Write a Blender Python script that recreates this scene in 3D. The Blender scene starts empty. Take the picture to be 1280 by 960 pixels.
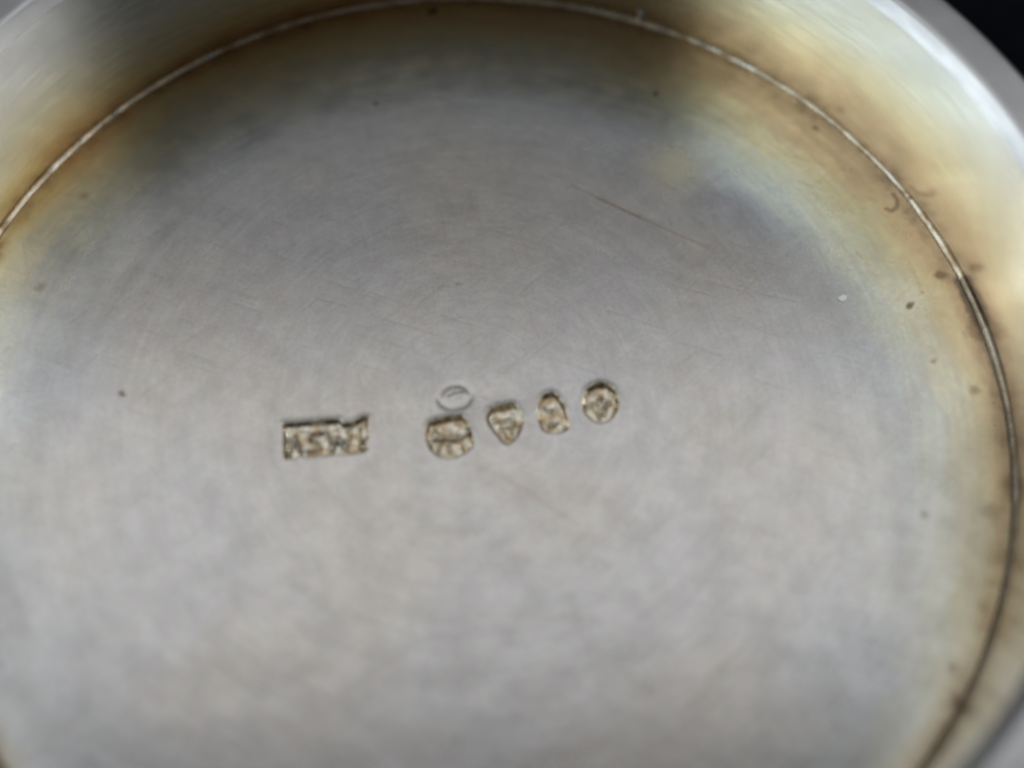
import bpy, math, random
import numpy as np
from mathutils import Matrix, Vector, Euler

random.seed(7)
rng = np.random.default_rng(7)
MM = 0.001                     # the dish is laid out in millimetres
scene = bpy.context.scene
C = scene.collection

# ------------------------------------------------------------------ camera
CAM_POS = Vector((0.0, -28.396, 54.908))          # mm
CAM_ROT = Euler((0.488, -0.015, -0.044), 'XYZ')
FPX = 1600.0                                       # focal length for a 1280 px wide picture
cam_data = bpy.data.cameras.new('camera')
cam = bpy.data.objects.new('camera', cam_data)
C.objects.link(cam)
cam.location = CAM_POS * MM
cam.rotation_euler = CAM_ROT
cam_data.sensor_width = 36.0
cam_data.lens = FPX / 1280.0 * 36.0
cam_data.clip_start = 0.002
cam_data.clip_end = 20.0
cam_data.dof.use_dof = True
cam_data.dof.focus_distance = 0.0655
cam_data.dof.aperture_fstop = 14.0
scene.camera = cam

# ------------------------------------------------------------------ world and lamps
world = bpy.data.worlds.new('World')
scene.world = world
world.use_nodes = True
bg = world.node_tree.nodes['Background']
bg.inputs['Color'].default_value = (0.93, 0.95, 1.0, 1)
bg.inputs['Strength'].default_value = 0.045

def area_lamp(name, loc, target, sx, sy, power, color):
    d = bpy.data.lights.new(name, 'AREA')
    d.shape = 'RECTANGLE'
    d.size, d.size_y = sx, sy
    d.energy = power
    d.color = color
    o = bpy.data.objects.new(name, d)
    C.objects.link(o)
    o.location = loc
    o.rotation_euler = (Vector(target) - Vector(loc)).to_track_quat('-Z', 'Y').to_euler()
    return o

area_lamp('ceiling_softbox', (0.0, 0.165, 0.42), (0.0, 0.165, 0.0), 0.95, 0.18, 0.315, (0.98, 0.985, 1.0))
area_lamp('gradient_fill', (0.0, 0.39, 0.421), (0.0, 0.39, 0.0), 0.95, 0.22, 0.078, (0.97, 0.985, 1.0))  # added dim lamp, grades the falloff of the floor's reflection
area_lamp('window_light', (-0.53, -0.07, 0.52), (0, 0, 0), 0.62, 0.20, 0.64, (0.87, 0.975, 1.0))
area_lamp('right_fill', (0.56, 0.03, 0.50), (0, 0, 0), 0.38, 0.18, 0.22, (1.0, 0.98, 0.94))  # added unseen lamp on the right, brightens the left wall

area_lamp('small_lamp', (-0.42, 0.34, 0.56), (0, 0, 0), 0.045, 0.045, 0.15, (0.94, 0.98, 1.0))
area_lamp('small_lamp', (0.44, 0.30, 0.54), (0, 0, 0), 0.045, 0.045, 0.20, (0.98, 0.99, 1.0))

scene.view_settings.view_transform = 'Standard'
scene.view_settings.look = 'None'
scene.view_settings.gamma = 1.0
scene.view_settings.exposure = 0.0
scene.view_settings.use_curve_mapping = False
scene.render.engine = 'CYCLES'
scene.render.filter_size = 2.6
scene.cycles.filter_width = 2.6
scene.cycles.max_bounces = 10
scene.cycles.glossy_bounces = 6

# ------------------------------------------------------------------ helpers
_R = CAM_ROT.to_matrix()
def at(u, v):
    """point of the dish's floor (mm) that the photograph shows at pixel u, v"""
    d = _R @ Vector(((u - 640) / FPX, (480 - v) / FPX, -1.0))
    t = -CAM_POS.z / d.z
    p = CAM_POS + d * t
    return (p.x, p.y)

def link(o, parent=None):
    C.objects.link(o)
    if parent is not None:
        o.parent = parent
    return o

def mesh_object(name, verts, faces, mat, parent=None, smooth=True):
    me = bpy.data.meshes.new(name)
    me.from_pydata([tuple(v) for v in verts], [], [tuple(f) for f in faces])
    me.materials.append(mat)
    if smooth:
        me.polygons.foreach_set('use_smooth', [True] * len(me.polygons))
    me.update()
    return link(bpy.data.objects.new(name, me), parent)

def lathe(profile, n=360, closed=False):
    """profile: list of (r, z) in mm"""
    verts, faces = [], []
    m = len(profile)
    for i in range(n):
        a = 2 * math.pi * i / n
        c, s = math.cos(a), math.sin(a)
        for r, z in profile:
            verts.append((r * c * MM, r * s * MM, z * MM))
    for i in range(n):
        j = (i + 1) % n
        for k in range(m if closed else m - 1):
            l = (k + 1) % m
            faces.append((i * m + k, j * m + k, j * m + l, i * m + l))
    return verts, faces

# ------------------------------------------------------------------ materials
class NT:
    def __init__(self, mat):
        mat.use_nodes = True
        self.t = mat.node_tree
        self.t.nodes.clear()
    def n(self, typ, **kw):
        nd = self.t.nodes.new(typ)
        for k, v in kw.items():
            setattr(nd, k, v)
        return nd
    def put(self, sock, val):
        if val is None:
            return
        if isinstance(val, bpy.types.NodeSocket):
            self.t.links.new(val, sock)
        else:
            sock.default_value = val
    def math(self, op, a, b=None, c=None, clamp=False):
        nd = self.n('ShaderNodeMath', operation=op, use_clamp=clamp)
        for i, v in enumerate((a, b, c)):
            self.put(nd.inputs[i], v)
        return nd.outputs[0]
    def vmath(self, op, a, b=None, scale=None):
        nd = self.n('ShaderNodeVectorMath', operation=op)
        self.put(nd.inputs[0], a)
        self.put(nd.inputs[1], b)
        if scale is not None:
            self.put(nd.inputs['Scale'], scale)
        return nd.outputs['Value'] if op in ('DOT_PRODUCT', 'DISTANCE', 'LENGTH') else nd.outputs[0]
    def rng(self, v, a, b, lo=0.0, hi=1.0, interp='SMOOTHSTEP'):
        nd = self.n('ShaderNodeMapRange', interpolation_type=interp)
        for i, x in enumerate((v, a, b, lo, hi)):
            self.put(nd.inputs[i], x)
        return nd.outputs[0]
    def noise(self, vec, scale, detail=3.0, rough=0.5, dist=0.0):
        nd = self.n('ShaderNodeTexNoise')
        self.put(nd.inputs['Vector'], vec)
        nd.inputs['Scale'].default_value = scale
        nd.inputs['Detail'].default_value = detail
        nd.inputs['Roughness'].default_value = rough
        nd.inputs['Distortion'].default_value = dist
        return nd.outputs[0]
    def ramp(self, f, stops):
        nd = self.n('ShaderNodeValToRGB')
        cr = nd.color_ramp
        cr.interpolation = 'EASE'
        while len(cr.elements) < len(stops):
            cr.elements.new(0.5)
        for e, (p, c) in zip(cr.elements, stops):
            e.position = p
            e.color = (*c, 1)
        self.put(nd.inputs[0], f)
        return nd.outputs[0]
    def mix(self, f, a, b, mode='MIX'):
        nd = self.n('ShaderNodeMix', data_type='RGBA', blend_type=mode)
        self.put(nd.inputs[0], f)
        self.put(nd.inputs[6], a if isinstance(a, bpy.types.NodeSocket) else (*a, 1))
        self.put(nd.inputs[7], b if isinstance(b, bpy.types.NodeSocket) else (*b, 1))
        return nd.outputs[2]
    def coords(self):
        """object coordinates in millimetres"""
        tc = self.n('ShaderNodeTexCoord')
        return self.vmath('SCALE', tc.outputs['Object'], scale=1000.0)
    def spot(self, p, c, r, soft):
        """1 inside a small round spot of radius r around c (mm)"""
        d = self.vmath('DISTANCE', p, tuple(c))
        return self.rng(d, r + soft, max(r - soft, 0.0))
    def streak(self, p, a, b, r, soft):
        """1 along the segment a-b (mm)"""
        a, b = Vector(a), Vector(b)
        d = b - a
        rel = self.vmath('SUBTRACT', p, tuple(a))
        t = self.math('DIVIDE', self.vmath('DOT_PRODUCT', rel, tuple(d)), d.length_squared, clamp=True)
        q = self.vmath('SUBTRACT', rel, self.vmath('SCALE', tuple(d), scale=t))
        return self.rng(self.vmath('LENGTH', q), r + soft, max(r - soft, 0.0))
    def maxof(self, vals):
        v = vals[0]
        for w in vals[1:]:
            v = self.math('MAXIMUM', v, w)
        return v
    def finish(self, color, rough, height=None, dist=1e-5, metallic=1.0, strength=1.0, aniso=None, tangent=None):
        bs = self.n('ShaderNodeBsdfPrincipled')
        self.put(bs.inputs['Base Color'], color if isinstance(color, bpy.types.NodeSocket) else (*color, 1))
        self.put(bs.inputs['Roughness'], rough)
        bs.inputs['Metallic'].default_value = metallic
        if aniso is not None:
            self.put(bs.inputs['Anisotropic'], aniso)
            self.put(bs.inputs['Tangent'], tangent)
        if height is not None:
            bp = self.n('ShaderNodeBump')
            bp.inputs['Strength'].default_value = strength
            bp.inputs['Distance'].default_value = dist
            self.put(bp.inputs['Height'], height)
            self.put(bs.inputs['Normal'], bp.outputs[0])
        out = self.n('ShaderNodeOutputMaterial')
        self.t.links.new(bs.outputs[0], out.inputs[0])
        return bs

def P3(u, v, z=0.0):
    x, y = at(u, v)
    return (x, y, z)

def rim_pt(u, v, dr, z):
    """a point dr beyond (or short of) a floor pixel, along the radius, raised by z"""
    x, y = at(u, v)
    r = math.hypot(x, y)
    k = (r + dr) / r
    return (x * k, y * k, z)

# tarnish spots read off the photograph, placed on the metal in mm: (pixel, radius, softness, strength)
SPOTS = [
    ((541, 14), .34, .16, 1.0), ((470, 129), .16, .10, .75), ((820, 117), .18, .10, .75),
    ((1019, 160), .16, .10, .7), ((1138, 382), .20, .10, .85), ((1176, 344), .36, .16, .7),
    ((1168, 451), .14, .10, .4), ((1219, 488), .30, .18, .45), ((152, 492), .19, .12, .75),
    ((572, 356), .18, .14, .3), ((1156, 645), .24, .16, .4), ((1190, 834), .24, .16, .4),
    ((1198, 880), .34, .24, .75), ((1186, 908), .40, .30, .45), ((105, 245), .26, .20, .35),
    ((50, 360), .26, .20, .4), ((812, 860), .34, .34, .12),
    ((1152, 366), .12, .10, .35), ((1237, 640), .45, .40, .4),
]
HOOK = [((1108, 261), (1114, 264)), ((1114, 264), (1121, 259)), ((1121, 259), (1122, 250)), ((1122, 250), (1117, 243))]

def silver_floor_material(name, in_marks=False):
    m = bpy.data.materials.new(name)
    g = NT(m)
    p = g.coords()
    sep = g.n('ShaderNodeSeparateXYZ'); g.put(sep.inputs[0], p)
    x, y = sep.outputs[0], sep.outputs[1]
    r = g.math('SQRT', g.math('ADD', g.math('MULTIPLY', x, x), g.math('MULTIPLY', y, y)))
    ang = g.math('ARCTAN2', y, x)
    # polar coordinates for the turning marks
    comb = g.n('ShaderNodeCombineXYZ')
    g.put(comb.inputs[0], g.math('MULTIPLY', r, 1.0))
    g.put(comb.inputs[1], g.math('MULTIPLY', g.math('COSINE', ang), 1.1))
    g.put(comb.inputs[2], g.math('MULTIPLY', g.math('SINE', ang), 1.1))
    polar = comb.outputs[0]
    turn_fine = g.noise(polar, 3.4, 3.0, .65)
    turn_wide = g.noise(polar, 1.4, 3.0, .55)
    cloud = g.noise(p, .11, 3.0, .55)
    blotch = g.noise(p, .5, 4.0, .55)
    mottle = g.noise(p, 1.2, 2.0, .5)
    grain = g.noise(p, 8.5, 2.0, .65)
    # tarnish film: grows towards the seam, more so on the far and right-hand side
    lop = g.math('ADD', g.math('MULTIPLY', g.math('MINIMUM', y, 17.0), .16), g.math('MULTIPLY', x, .05))
    t = g.math('ADD', r, lop)
    t = g.math('ADD', t, g.math('MULTIPLY', g.math('SUBTRACT', cloud, .5), 3.2))
    t = g.math('ADD', t, g.math('MULTIPLY', g.math('SUBTRACT', blotch, .5), 1.3))
    t = g.math('ADD', t, g.math('MULTIPLY', g.math('SUBTRACT', turn_wide, .5), 2.2))
    film = g.ramp(g.rng(t, 16.4, 30.2, interp='LINEAR'), [
        (.00, (.85, .825, .80)), (.22, (.83, .825, .815)), (.34, (.818, .826, .82)), (.45, (.84, .84, .75)),
        (.58, (.86, .80, .60)), (.70, (.84, .69, .42)), (.81, (.73, .53, .31)), (.91, (.58, .40, .24)), (1.0, (.42, .28, .17))])
    # uneven warm and cool tints of the old polish
    film = g.mix(1.0, film, g.mix(g.rng(g.noise(g.vmath('ADD', p, (31.0, 7.0, 0.0)), .09, 2.0, .5), .36, .64), (1.0, .985, .945), (.975, .985, 1.0)), 'MULTIPLY')
    # narrow brown line right beside the seam
    edge = g.rng(g.math('ADD', r, g.math('MULTIPLY', g.math('SUBTRACT', blotch, .5), 1.2)), 24.7, 26.0)
    film = g.mix(g.math('MULTIPLY', edge, .50), film, (.36, .25, .16))
    # uneven grey-white bloom in the middle
    bloom = g.rng(blotch, .34, .68)
    film = g.mix(g.math('MULTIPLY', bloom, .30), film, g.mix(1.0, film, (.84, .83, .815), 'MULTIPLY'))
    bl2 = g.rng(mottle, .38, .64)
    film = g.mix(g.math('MULTIPLY', bl2, .15), film, g.mix(1.0, film, (.72, .70, .70), 'MULTIPLY'))
    gr = g.rng(grain, .3, .7, .92, 1.06, 'LINEAR')
    film = g.mix(1.0, film, g.vmath('SCALE', (1, 1, 1), scale=gr), 'MULTIPLY')
    # faint rainbow speckle of the thin sulphide film
    sn = g.n('ShaderNodeTexNoise')
    g.put(sn.inputs['Vector'], p)
    sn.inputs['Scale'].default_value = 5.5
    sn.inputs['Detail'].default_value = 2.0
    film = g.mix(1.0, film, g.vmath('ADD', g.vmath('SCALE', sn.outputs[1], scale=.26), (.87, .87, .87)), 'MULTIPLY')
    # fine polishing scratches in several directions
    fine = []
    for rot in (22, -41, 78):
        mp = g.n('ShaderNodeMapping')
        g.put(mp.inputs[0], p)
        mp.inputs['Rotation'].default_value = (0, 0, math.radians(rot))
        sc = g.vmath('MULTIPLY', mp.outputs[0], (.20, 2.6, 1.0))
        fine.append(g.rng(g.noise(g.vmath('ADD', sc, (rot * .37, rot * .11, 0.0)), 1.0, 2.0, .55), .56, .76))
    cross = g.maxof(fine)
    film = g.mix(g.math('MULTIPLY', cross, .16), film, g.mix(1.0, film, (.70, .66, .63), 'MULTIPLY'))
    # grime caught along the seam
    gm = g.math('MULTIPLY', g.rng(g.math('ADD', r, g.math('MULTIPLY', g.math('SUBTRACT', mottle, .5), 1.6)), 25.2, 25.8), g.rng(blotch, .46, .62))
    film = g.mix(g.math('MULTIPLY', gm, .45), film, (.20, .125, .07))
    tl = g.rng(turn_fine, .3, .7, .958, 1.034, 'LINEAR')
    film = g.mix(1.0, film, g.vmath('SCALE', (1, 1, 1), scale=tl), 'MULTIPLY')
    if in_marks:
        st = g.noise(p, 2.6, 3.0, .6)
        film = g.mix(g.rng(st, .37, .63), (.93, .89, .77), (.58, .45, .28))
        rough = g.rng(blotch, .3, .7, .09, .17)
        g.finish(film, rough, g.noise(p, 6.0, 2.0, .5), 1.0e-5)
        return m
    # dark spots, the hooked stain, the long brown scratch
    wn = g.n('ShaderNodeTexNoise'); g.put(wn.inputs['Vector'], p); wn.inputs['Scale'].default_value = 2.2
    warp = g.vmath('ADD', p, g.vmath('SCALE', g.vmath('SUBTRACT', wn.outputs[1], (.5, .5, .5)), scale=.4))
    dark = g.maxof([g.math('MULTIPLY', g.spot(warp, P3(*c), rad * .85, soft), s) for c, rad, soft, s in SPOTS]
                   + [g.math('MULTIPLY', g.streak(p, P3(*a), P3(*b), .10, .12), .65) for a, b in HOOK])
    film = g.mix(dark, film, (.17, .09, .05))
    scr = g.maxof([g.math('MULTIPLY', g.streak(p, P3(748, 248), P3(800, 272), .02, .14), .62),
                   g.math('MULTIPLY', g.streak(p, P3(716, 232), P3(752, 250), .01, .12), .28),
                   g.math('MULTIPLY', g.streak(p, P3(800, 272), P3(884, 309), .01, .12), .30),
                   g.math('MULTIPLY', g.streak(p, P3(600, 768), P3(745, 774), .03, .34), .11),
                   g.math('MULTIPLY', g.streak(p, P3(625, 592), P3(720, 655), .02, .30), .16)])
    film = g.mix(scr, film, (.46, .29, .16))
    # dirty gap beside the seam on the right
    seam_dark = g.maxof([g.streak(warp, rim_pt(1199, 350, -.1, 0), rim_pt(1224, 405, -.1, 0), .16, .2),
                   g.math('MULTIPLY', g.streak(warp, rim_pt(1224, 405, -.1, 0), rim_pt(1250, 480, -.1, 0), .05, .2), .7)])
    film = g.mix(g.math('MULTIPLY', seam_dark, .8), film, (.11, .08, .065))
    # soft yellow glow of light, painted into the floor colour
    glow = g.math('MULTIPLY', g.spot(warp, P3(842, 207), 1.0, 1.9), g.rng(mottle, .3, .6, .7, 1.0))
    film = g.mix(g.math('MULTIPLY', glow, .62), film, (.95, .86, .54))
    rough = g.math('ADD', g.rng(blotch, .3, .7, .21, .27), g.math('MULTIPLY', glow, .06))
    rough = g.math('ADD', rough, g.math('MULTIPLY', g.math('SUBTRACT', turn_wide, .5), .08))
    h = g.math('ADD', g.math('MULTIPLY', turn_fine, .16), g.math('MULTIPLY', g.noise(p, .45, 1.0, .5), .9))
    h = g.math('ADD', h, g.math('MULTIPLY', cross, -.09))
    radial = g.vmath('NORMALIZE', g.vmath('MULTIPLY', p, (1.0, 1.0, 0.0)))
    g.finish(film, rough, h, 1.3e-5, aniso=.16, tangent=radial)
    return m

def silver_wall_material(name, rlo, rhi):
    m = bpy.data.materials.new(name)
    g = NT(m)
    p = g.coords()
    sep = g.n('ShaderNodeSeparateXYZ'); g.put(sep.inputs[0], p)
    x, y, z = sep.outputs
    r = g.math('SQRT', g.math('ADD', g.math('MULTIPLY', x, x), g.math('MULTIPLY', y, y)))
    cloud = g.noise(p, .12, 4.0, .55, .3)
    blotch = g.noise(p, .6, 4.0, .6, .3)
    st = g.n('ShaderNodeMapping'); g.put(st.inputs[0], p); st.inputs['Scale'].default_value = (.25, .25, 2.6)
    lines = g.noise(st.outputs[0], 1.6, 4.0, .6)
    grain = g.noise(p, 14.0, 2.0, .6)
    # film: brown at the foot of the wall, yellow half way, clean at the lip
    t = g.math('SUBTRACT', g.math('ADD', z, g.math('MULTIPLY', x, g.math('ADD', g.math('MULTIPLY', x, .0040), .06))), g.math('MULTIPLY', g.math('SUBTRACT', cloud, .5), 1.6))
    t = g.math('ADD', t, g.math('MULTIPLY', g.math('SUBTRACT', blotch, .5), 1.6))
    t = g.math('ADD', t, g.math('MULTIPLY', g.math('SUBTRACT', lines, .5), 1.2))
    film = g.ramp(g.rng(t, -.5, 9.0, interp='LINEAR'), [
        (.0, (.52, .34, .17)), (.08, (.76, .58, .34)), (.18, (.87, .80, .58)),
        (.33, (.87, .87, .78)), (.52, (.87, .88, .87)), (1.0, (.85, .86, .87))])
    gr = g.rng(grain, .3, .7, .96, 1.03, 'LINEAR')
    film = g.mix(1.0, film, g.vmath('SCALE', (1, 1, 1), scale=gr), 'MULTIPLY')
    spots = g.maxof([
        g.math('MULTIPLY', g.spot(p, rim_pt(1104, 202, 0.15, .55), .26, .18), .8),
        g.math('MULTIPLY', g.streak(p, rim_pt(1206, 350, .1, .25), rim_pt(1232, 410, .1, .25), .2, .25), .85),
        g.math('MULTIPLY', g.streak(p, rim_pt(1232, 410, .1, .2), rim_pt(1264, 560, .1, .2), .1, .25), .5),
        g.math('MULTIPLY', g.spot(p, (17.5, 20.7, 9.0), .9, .5), .6)])
    film = g.mix(spots, film, (.10, .07, .055))
    rough = g.rng(lines, .3, .7, rlo, rhi)
    h = g.math('ADD', g.math('MULTIPLY', lines, .14), g.math('MULTIPLY', g.noise(p, .4, 1.0, .5), .8))
    g.finish(film, rough, h, 1.6e-5)
    return m

def seam_material():
    m = bpy.data.materials.new('polished seam silver')
    g = NT(m)
    p = g.coords()
    n1 = g.noise(p, .9, 4.0, .6)
    film = g.ramp(n1, [(.34, (.50, .36, .22)), (.52, (.80, .69, .52)), (.74, (.92, .88, .80))])
    seam_dark = g.maxof([
        g.math('MULTIPLY', g.streak(p, rim_pt(1205, 354, 0, .2), rim_pt(1220, 388, 0, .2), .3, .06), .75),
        g.math('MULTIPLY', g.streak(p, rim_pt(1220, 388, 0, .2), rim_pt(1262, 560, 0, .2), .4, .1), .40),
        g.math('MULTIPLY', g.spot(p, rim_pt(1137, 249, 0, .1), .16, .08), .9),
        g.math('MULTIPLY', g.streak(p, rim_pt(1262, 556, 0, .2), rim_pt(1150, 958, 0, .2), 2.6, 1.6), .55)])  # this streak paints the shade of the lower-right seam into its colour
    film = g.mix(seam_dark, film, (.26, .20, .14))
    g.finish(film, g.rng(n1, .3, .7, .34, .24), n1, 2.5e-5)
    return m

def plain(name, color, rough, metallic=0.0, var=.12, scale=600.0):
    m = bpy.data.materials.new(name)
    g = NT(m)
    p = g.coords()
    n1 = g.noise(p, scale / 1000.0, 4.0, .6)
    k = g.rng(n1, .3, .7, 1 - var, 1 + var, 'LINEAR')
    col = g.mix(1.0, color, g.vmath('SCALE', (1, 1, 1), scale=k), 'MULTIPLY')
    b = g.finish(col, rough, n1, 2e-5, metallic)
    if not metallic:
        b.inputs['Specular IOR Level'].default_value = .15
    return m

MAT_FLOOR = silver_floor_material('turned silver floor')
MAT_MARK = silver_floor_material('tarnished punch silver', in_marks=True)
MAT_WALL = silver_wall_material('tarnished silver wall', .17, .24)
MAT_RIM = silver_wall_material('rubbed silver rim', .29, .36)
MAT_SEAM = seam_material()
MAT_TABLE = plain('dark blue-black cloth', (.0035, .0045, .0075), .95, 0.0, .3, 900.0)
MAT_LINT = plain('shiny white speck', (.96, .97, .96), .3, 1.0, .02)

# ------------------------------------------------------------------ setting: the dark surface under the dish
TABLE_Z = -4.0
def build_table():
    n, half = 24, 0.6
    verts = [((i / n - .5) * 2 * half, (j / n - .5) * 2 * half, TABLE_Z * MM) for j in range(n + 1) for i in range(n + 1)]
    faces = [(j * (n + 1) + i, j * (n + 1) + i + 1, (j + 1) * (n + 1) + i + 1, (j + 1) * (n + 1) + i) for j in range(n) for i in range(n)]
    o = mesh_object('table_surface', verts, faces, MAT_TABLE)
    o['kind'] = 'structure'
build_table()

# ------------------------------------------------------------------ the dish
dish = link(bpy.data.objects.new('silver_dish', None))
dish.empty_display_size = .01
dish['label'] = 'round tarnished silver dish base with punched hallmarks on its floor'
dish['category'] = 'dish'

# side wall with rounded lip, flat rim and outer face (one lathe each)
def arc(cr, cz, rad, a0, a1, n):
    return [(cr + rad * math.cos(math.radians(a0 + (a1 - a0) * i / n)), cz + rad * math.sin(math.radians(a0 + (a1 - a0) * i / n))) for i in range(n + 1)]
wall_prof = [(26.08, -.35), (26.06, .0)] + [(26.06 + .05 * s, 8.62 * s) for s in [k / 14 for k in range(1, 15)]]
wall_v, wall_f = lathe(wall_prof, 360)
wall = mesh_object('side_wall', wall_v, [f[::-1] for f in wall_f], MAT_WALL, dish)
rim_prof = [(26.113, 8.623), (26.14, 8.646), (26.60, 9.09), (26.68, 9.15), (26.82, 9.19), (27.0, 9.195), (28.1, 9.18)] + arc(28.42, 8.76, .42, 85, 0, 8) \
    + [(28.84, 6.0), (28.9, 2.0), (28.8, -2.0), (28.3, -3.7), (27.9, -3.98), (26.4, -3.98), (26.2, -3.0), (26.10, -.36)]
rim_v, rim_f = lathe(rim_prof, 360)
rim = mesh_object('rim', rim_v, [f[::-1] for f in rim_f], MAT_RIM, dish)
rim['label'] = 'pale polished rim of the dish with rounded lip'

# seam bead where floor meets wall; slightly uneven
def build_seam():
    n = 720
    base = [(25.84, -.06), (25.86, .02), (25.885, .045), (25.99, .15), (26.02, .17), (26.07, .18), (26.07, -.06)]
    verts, faces = [], []
    m = len(base)
    for i in range(n):
        a = 2 * math.pi * i / n
        w = .20 * math.sin(5 * a + 1) + .07 * math.sin(23 * a) + .04 * math.sin(61 * a + 2) + .03 * math.sin(131 * a)
        for r, z in base:
            rr = r - w * (26.07 - r)
            verts.append((rr * math.cos(a) * MM, rr * math.sin(a) * MM, z * (1 + .6 * w) * MM))
    for i in range(n):
        j = (i + 1) % n
        for k in range(m):
            l = (k + 1) % m
            faces.append((j * m + k, i * m + k, i * m + l, j * m + l))
    o = mesh_object('seam_bead', verts, faces, MAT_SEAM, dish)
    o['label'] = 'thin bright solder line where floor meets wall'
build_seam()

# ------------------------------------------------------------------ hallmarks, cut into the floor
def zoomed(u0, v0, k):
    return lambda pts: [(u0 + a / k, v0 + b / k) for a, b in pts]
ZA = zoomed(330, 500, 8.533)
ZB = zoomed(510, 460, 7.387)
ZC = zoomed(650, 460, 8.533)
def ellipse(cx, cy, a, b, rot=0, n=28):
    ca, sa = math.cos(math.radians(rot)), math.sin(math.radians(rot))
    return [(cx + a * math.cos(q) * ca - b * math.sin(q) * sa, cy + a * math.cos(q) * sa + b * math.sin(q) * ca) for q in [2 * math.pi * i / n for i in range(n)]]

MARKS = [   # label, outline, rounding passes, depth, raised strokes (polyline, half width mm, height mm)
    dict(label='rectangular punch mark with worn raised letters', depth=.27, round=0, wall=.12,
         outline=ZA([(200, 250), (640, 216), (800, 202), (850, 250), (930, 246), (1000, 205), (1060, 172), (1118, 180), (1108, 270), (1120, 380), (1090, 450), (1100, 535), (1040, 568), (620, 598), (212, 634)]),
         strokes=[(ZA([(265, 565), (325, 375), (390, 560)]), .07, .24),
                  (ZA([(600, 335), (520, 345), (480, 400), (570, 445), (600, 500), (540, 545), (460, 530)]), .07, .24),
                  (ZA([(650, 340), (725, 530), (780, 380), (870, 515), (920, 320)]), .07, .26),
                  (ZA([(1010, 310), (1035, 500)]), .07, .24)]),
    dict(label='faint small oval punch mark above the others', ring=True, depth=.032, round=0, wall=.34,
         outline=ellipse(568.5, 495.5, 19.5, 14.5, -10),
         strokes=[(ZB([(385, 275), (440, 250), (495, 240)]), .10, .014)]),
    dict(label='wide shield punch mark with a worn raised figure, below the faint oval', depth=.32, round=2, wall=.14,
         outline=ZB([(195, 488), (495, 424), (545, 490), (602, 600), (612, 700), (560, 775), (440, 830), (300, 830), (210, 765), (165, 650), (162, 550)]),
         strokes=[(ZB([(285, 625), (390, 640), (490, 615)]), .13, .24), (ZB([(255, 590), (240, 640)]), .10, .24),
                  (ZB([(300, 660), (285, 745)]), .05, .22), (ZB([(370, 660), (385, 750)]), .05, .22),
                  (ZB([(490, 640), (505, 735)]), .05, .22), (ZB([(500, 600), (555, 600), (545, 540)]), .04, .2)]),
    dict(label='pointed shield punch mark with a raised inner shield', depth=.32, round=1, wall=.15,
         outline=ZB([(765, 365), (975, 315), (1034, 385), (1068, 470), (1040, 600), (965, 690), (925, 722), (880, 695), (808, 615), (732, 510), (716, 440)]),
         strokes=[(ZB([(870, 490), (965, 465)]), .14, .22), (ZB([(885, 530), (970, 510)]), .14, .22), (ZB([(915, 570), (950, 590)]), .12, .22)]),
    dict(label='narrow arched punch mark with a raised upright stroke', depth=.27, round=2, wall=.14,
         outline=ZC([(250, 280), (350, 250), (430, 320), (490, 430), (515, 560), (530, 640), (460, 685), (360, 700), (255, 680), (205, 600), (190, 430), (210, 340)]),
         strokes=[(ZC([(310, 440), (335, 590)]), .07, .22), (ZC([(290, 440), (340, 430)]), .05, .2), (ZC([(310, 600), (375, 590)]), .05, .2)]),
    dict(label='round punch mark with a worn raised figure, rightmost of the row', depth=.32, round=0, wall=.16,
         outline=ellipse(650 + 860 / 8.533, 460 + 372 / 8.533, 22.8, 25.4, 0),
         strokes=[(ZC([(775, 360), (850, 500)]), .07, .24), (ZC([(955, 340), (900, 470)]), .07, .22), (ZC([(840, 330), (880, 400)]), .08, .16)]),
]

def chaikin(poly, times):
    for _ in range(times):
        q = []
        for i in range(len(poly)):
            a, b = poly[i], poly[(i + 1) % len(poly)]
            q.append((a[0] * .8 + b[0] * .2, a[1] * .8 + b[1] * .2))
            q.append((a[0] * .2 + b[0] * .8, a[1] * .2 + b[1] * .8))
        poly = q
    return poly

def seg_dist(X, Y, a, b):
    dx, dy = b[0] - a[0], b[1] - a[1]
    L = dx * dx + dy * dy + 1e-12
    t = np.clip(((X - a[0]) * dx + (Y - a[1]) * dy) / L, 0, 1)
    return np.hypot(X - a[0] - t * dx, Y - a[1] - t * dy)

def poly_sdf(X, Y, poly):
    d = np.full(X.shape, 1e9)
    inside = np.zeros(X.shape, bool)
    for i in range(len(poly)):
        a, b = poly[i], poly[(i + 1) % len(poly)]
        d = np.minimum(d, seg_dist(X, Y, a, b))
        with np.errstate(divide='ignore', invalid='ignore'):
            cr = ((a[1] > Y) != (b[1] > Y)) & (X < (b[0] - a[0]) * (Y - a[1]) / (b[1] - a[1] + 1e-15) + a[0])
        inside ^= cr
    return np.where(inside, -d, d)

def sstep(t):
    t = np.clip(t, 0, 1)
    return t * t * (3 - 2 * t)

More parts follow.
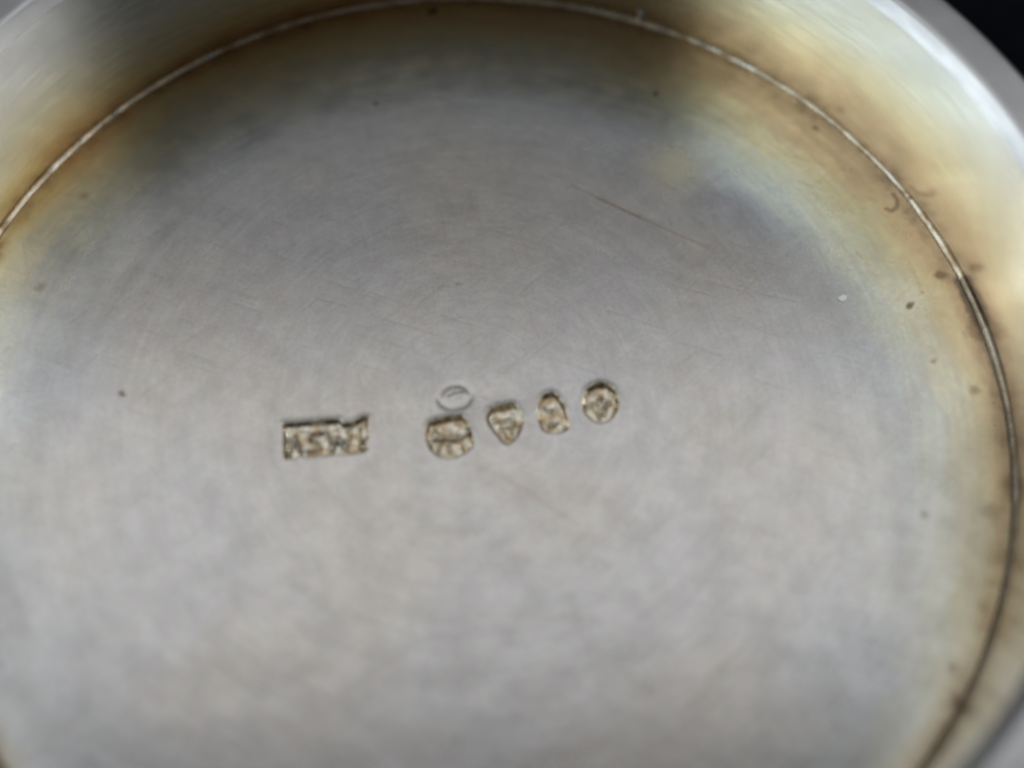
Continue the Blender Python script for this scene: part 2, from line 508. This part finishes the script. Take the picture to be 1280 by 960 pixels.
def build_floor():
    x0, x1, y0, y1, step = -12.6, 6.6, -4.4, 1.6, .04
    pts = [at(u, v) for mk in MARKS for u, v in mk['outline']]
    x0 = min(p[0] for p in pts) - .8; x1 = max(p[0] for p in pts) + .8
    y0 = min(p[1] for p in pts) - .8; y1 = max(p[1] for p in pts) + .8
    nx, ny = int((x1 - x0) / step), int((y1 - y0) / step)
    xs = np.linspace(x0, x1, nx + 1); ys = np.linspace(y0, y1, ny + 1)
    X, Y = np.meshgrid(xs, ys)
    Z = np.zeros_like(X)
    # low smooth noise for uneven punch bottoms
    def rough_field(k, seed):
        r_ = np.random.default_rng(seed)
        F = np.zeros_like(X)
        for _ in range(k):
            a = r_.uniform(0, 2 * math.pi); w = r_.uniform(6, 18)
            F += np.sin(X * math.cos(a) * w + Y * math.sin(a) * w + r_.uniform(0, 6.28))
        return F / math.sqrt(k)
    RF = rough_field(9, 3)
    owner = np.full(X.shape, -1, int)
    for i, mk in enumerate(MARKS):
        poly = chaikin([at(u, v) for u, v in mk['outline']], mk['round'])
        d = poly_sdf(X, Y, poly) + .012 * RF
        cut = sstep(-d / mk['wall'])
        fig = np.zeros_like(X)
        for line, hw, hh in mk['strokes']:
            L = [at(u, v) for u, v in line]
            ds = np.minimum.reduce([seg_dist(X, Y, L[j], L[j + 1]) for j in range(len(L) - 1)])
            fig = np.maximum(fig, 1.0 * hh * sstep((hw + .05 - ds) / .09))
        if mk.get('ring'):
            cut = np.exp(-(d / .15) ** 2)
        z = -mk['depth'] * cut + fig * cut + .008 * RF * cut
        if mk.get('ring'):
            z = -mk['depth'] * cut * (1 + .5 * np.sin(X * 2.1)) + fig
        else:
            z += np.where(d > 0, .05 * mk['depth'] * np.exp(-(d / .15) ** 2), .05 * mk['depth'] * (1 - cut))
        sel = d < .32
        Z = np.where(sel, z, Z)
        owner = np.where(d < .03, i, owner)
    fade = np.minimum.reduce([X - x0, x1 - X, Y - y0, y1 - Y])
    vid = np.arange((nx + 1) * (ny + 1)).reshape(ny + 1, nx + 1)
    V = np.stack([X.ravel(), Y.ravel(), Z.ravel()], 1) * MM
    cell = np.maximum.reduce([owner[:-1, :-1], owner[1:, :-1], owner[:-1, 1:], owner[1:, 1:]])
    quads = np.stack([vid[:-1, :-1], vid[:-1, 1:], vid[1:, 1:], vid[1:, :-1]], -1).reshape(-1, 4)
    co = cell.ravel()
    # the marks
    for i, mk in enumerate(MARKS):
        q = quads[co == i]
        used, inv = np.unique(q, return_inverse=True)
        o = mesh_object('hallmark', V[used], inv.reshape(-1, 4).tolist(), MAT_FLOOR if mk.get('ring') else MAT_MARK, dish)
        o['label'] = mk['label']
    # the disc round them: grid remainder + bridge from the patch's border to the seam circle
    q = quads[co == -1]
    used, inv = np.unique(q, return_inverse=True)
    verts = [tuple(v) for v in V[used]]
    faces = inv.reshape(-1, 4).tolist()
    back = {int(g): k for k, g in enumerate(used)}
    border = [int(vid[0, i]) for i in range(nx)] + [int(vid[j, nx]) for j in range(ny)] \
        + [int(vid[ny, i]) for i in range(nx, 0, -1)] + [int(vid[j, 0]) for j in range(ny, 0, -1)]
    border = border[::4] if len(border) % 4 == 0 else border
    full = [int(vid[0, i]) for i in range(nx)] + [int(vid[j, nx]) for j in range(ny)] \
        + [int(vid[ny, i]) for i in range(nx, 0, -1)] + [int(vid[j, 0]) for j in range(ny, 0, -1)]
    ring0 = [back[g] for g in full]
    bx = np.array([V[g][:2] / MM for g in full])
    cxy = np.array([(x0 + x1) / 2, (y0 + y1) / 2])
    # outer points: share of border perimeter mapped to angle, from the border point's own direction
    ang = np.arctan2(bx[:, 1] - cxy[1], bx[:, 0] - cxy[0])
    K = 14
    prev = ring0
    for k in range(1, K + 1):
        s = k / K
        row = []
        for j in range(len(full)):
            ox, oy = 26.05 * math.cos(ang[j]), 26.05 * math.sin(ang[j])
            row.append(len(verts))
            verts.append(((bx[j, 0] * (1 - s) + ox * s) * MM, (bx[j, 1] * (1 - s) + oy * s) * MM, 0.0))
        n = len(full)
        for j in range(n):
            j2 = (j + 1) % n
            faces.append((prev[j], row[j], row[j2], prev[j2]))
        prev = row
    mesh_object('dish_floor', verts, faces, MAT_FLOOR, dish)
build_floor()

# ------------------------------------------------------------------ flecks of lint
def fleck(name, label, loc, pts, thick, slope=0.0):
    """a small crumb: an uneven outline given thickness and a raised middle"""
    n = len(pts)
    cx = sum(p[0] for p in pts) / n; cy = sum(p[1] for p in pts) / n
    top = lambda a, b: (thick + slope * (b - cy)) * MM
    verts = [(a * MM, b * MM, .01 * MM) for a, b in pts] + [((cx + (a - cx) * .94) * MM, (cy + (b - cy) * .94) * MM, top(a, b)) for a, b in pts]
    verts += [(cx * MM, cy * MM, top(cx, cy)), (cx * MM, cy * MM, 0.0)]
    faces = []
    for i in range(n):
        j = (i + 1) % n
        faces += [(i, j, n + j, n + i), (n + i, n + j, 2 * n), (j, i, 2 * n + 1)]
    o = mesh_object(name, verts, faces, MAT_LINT, None, False)
    o.location = tuple(c * MM for c in loc)
    o['label'] = label
    o['category'] = 'dust fleck'
    return o

fx, fy = at(1053, 373.5)
fleck('dust_fleck', 'bright white dust fleck on the silver floor, towards the right seam', (fx, fy, 0.0),
      [(-.22, -.10), (-.02, -.20), (.20, -.06), (.26, .14), (.06, .22), (-.10, .14), (-.24, .08)], .045, .07)
wx, wy = at(797, 30)
wa = math.atan2(wy, wx)
crumb = fleck('dust_fleck', 'tiny pale fleck clinging to the wall above the seam', (25.99 * math.cos(wa), 25.99 * math.sin(wa), .62),
              [(-.16, -.28), (.08, -.30), (.16, .02), (.20, .24), (-.02, .34), (-.22, .26), (-.02, .12), (.0, -.08)], .09, -.1)
crumb.rotation_euler = (Matrix.Rotation(wa - math.pi / 2, 3, 'Z') @ Matrix.Rotation(math.radians(62), 3, 'X')).to_euler()
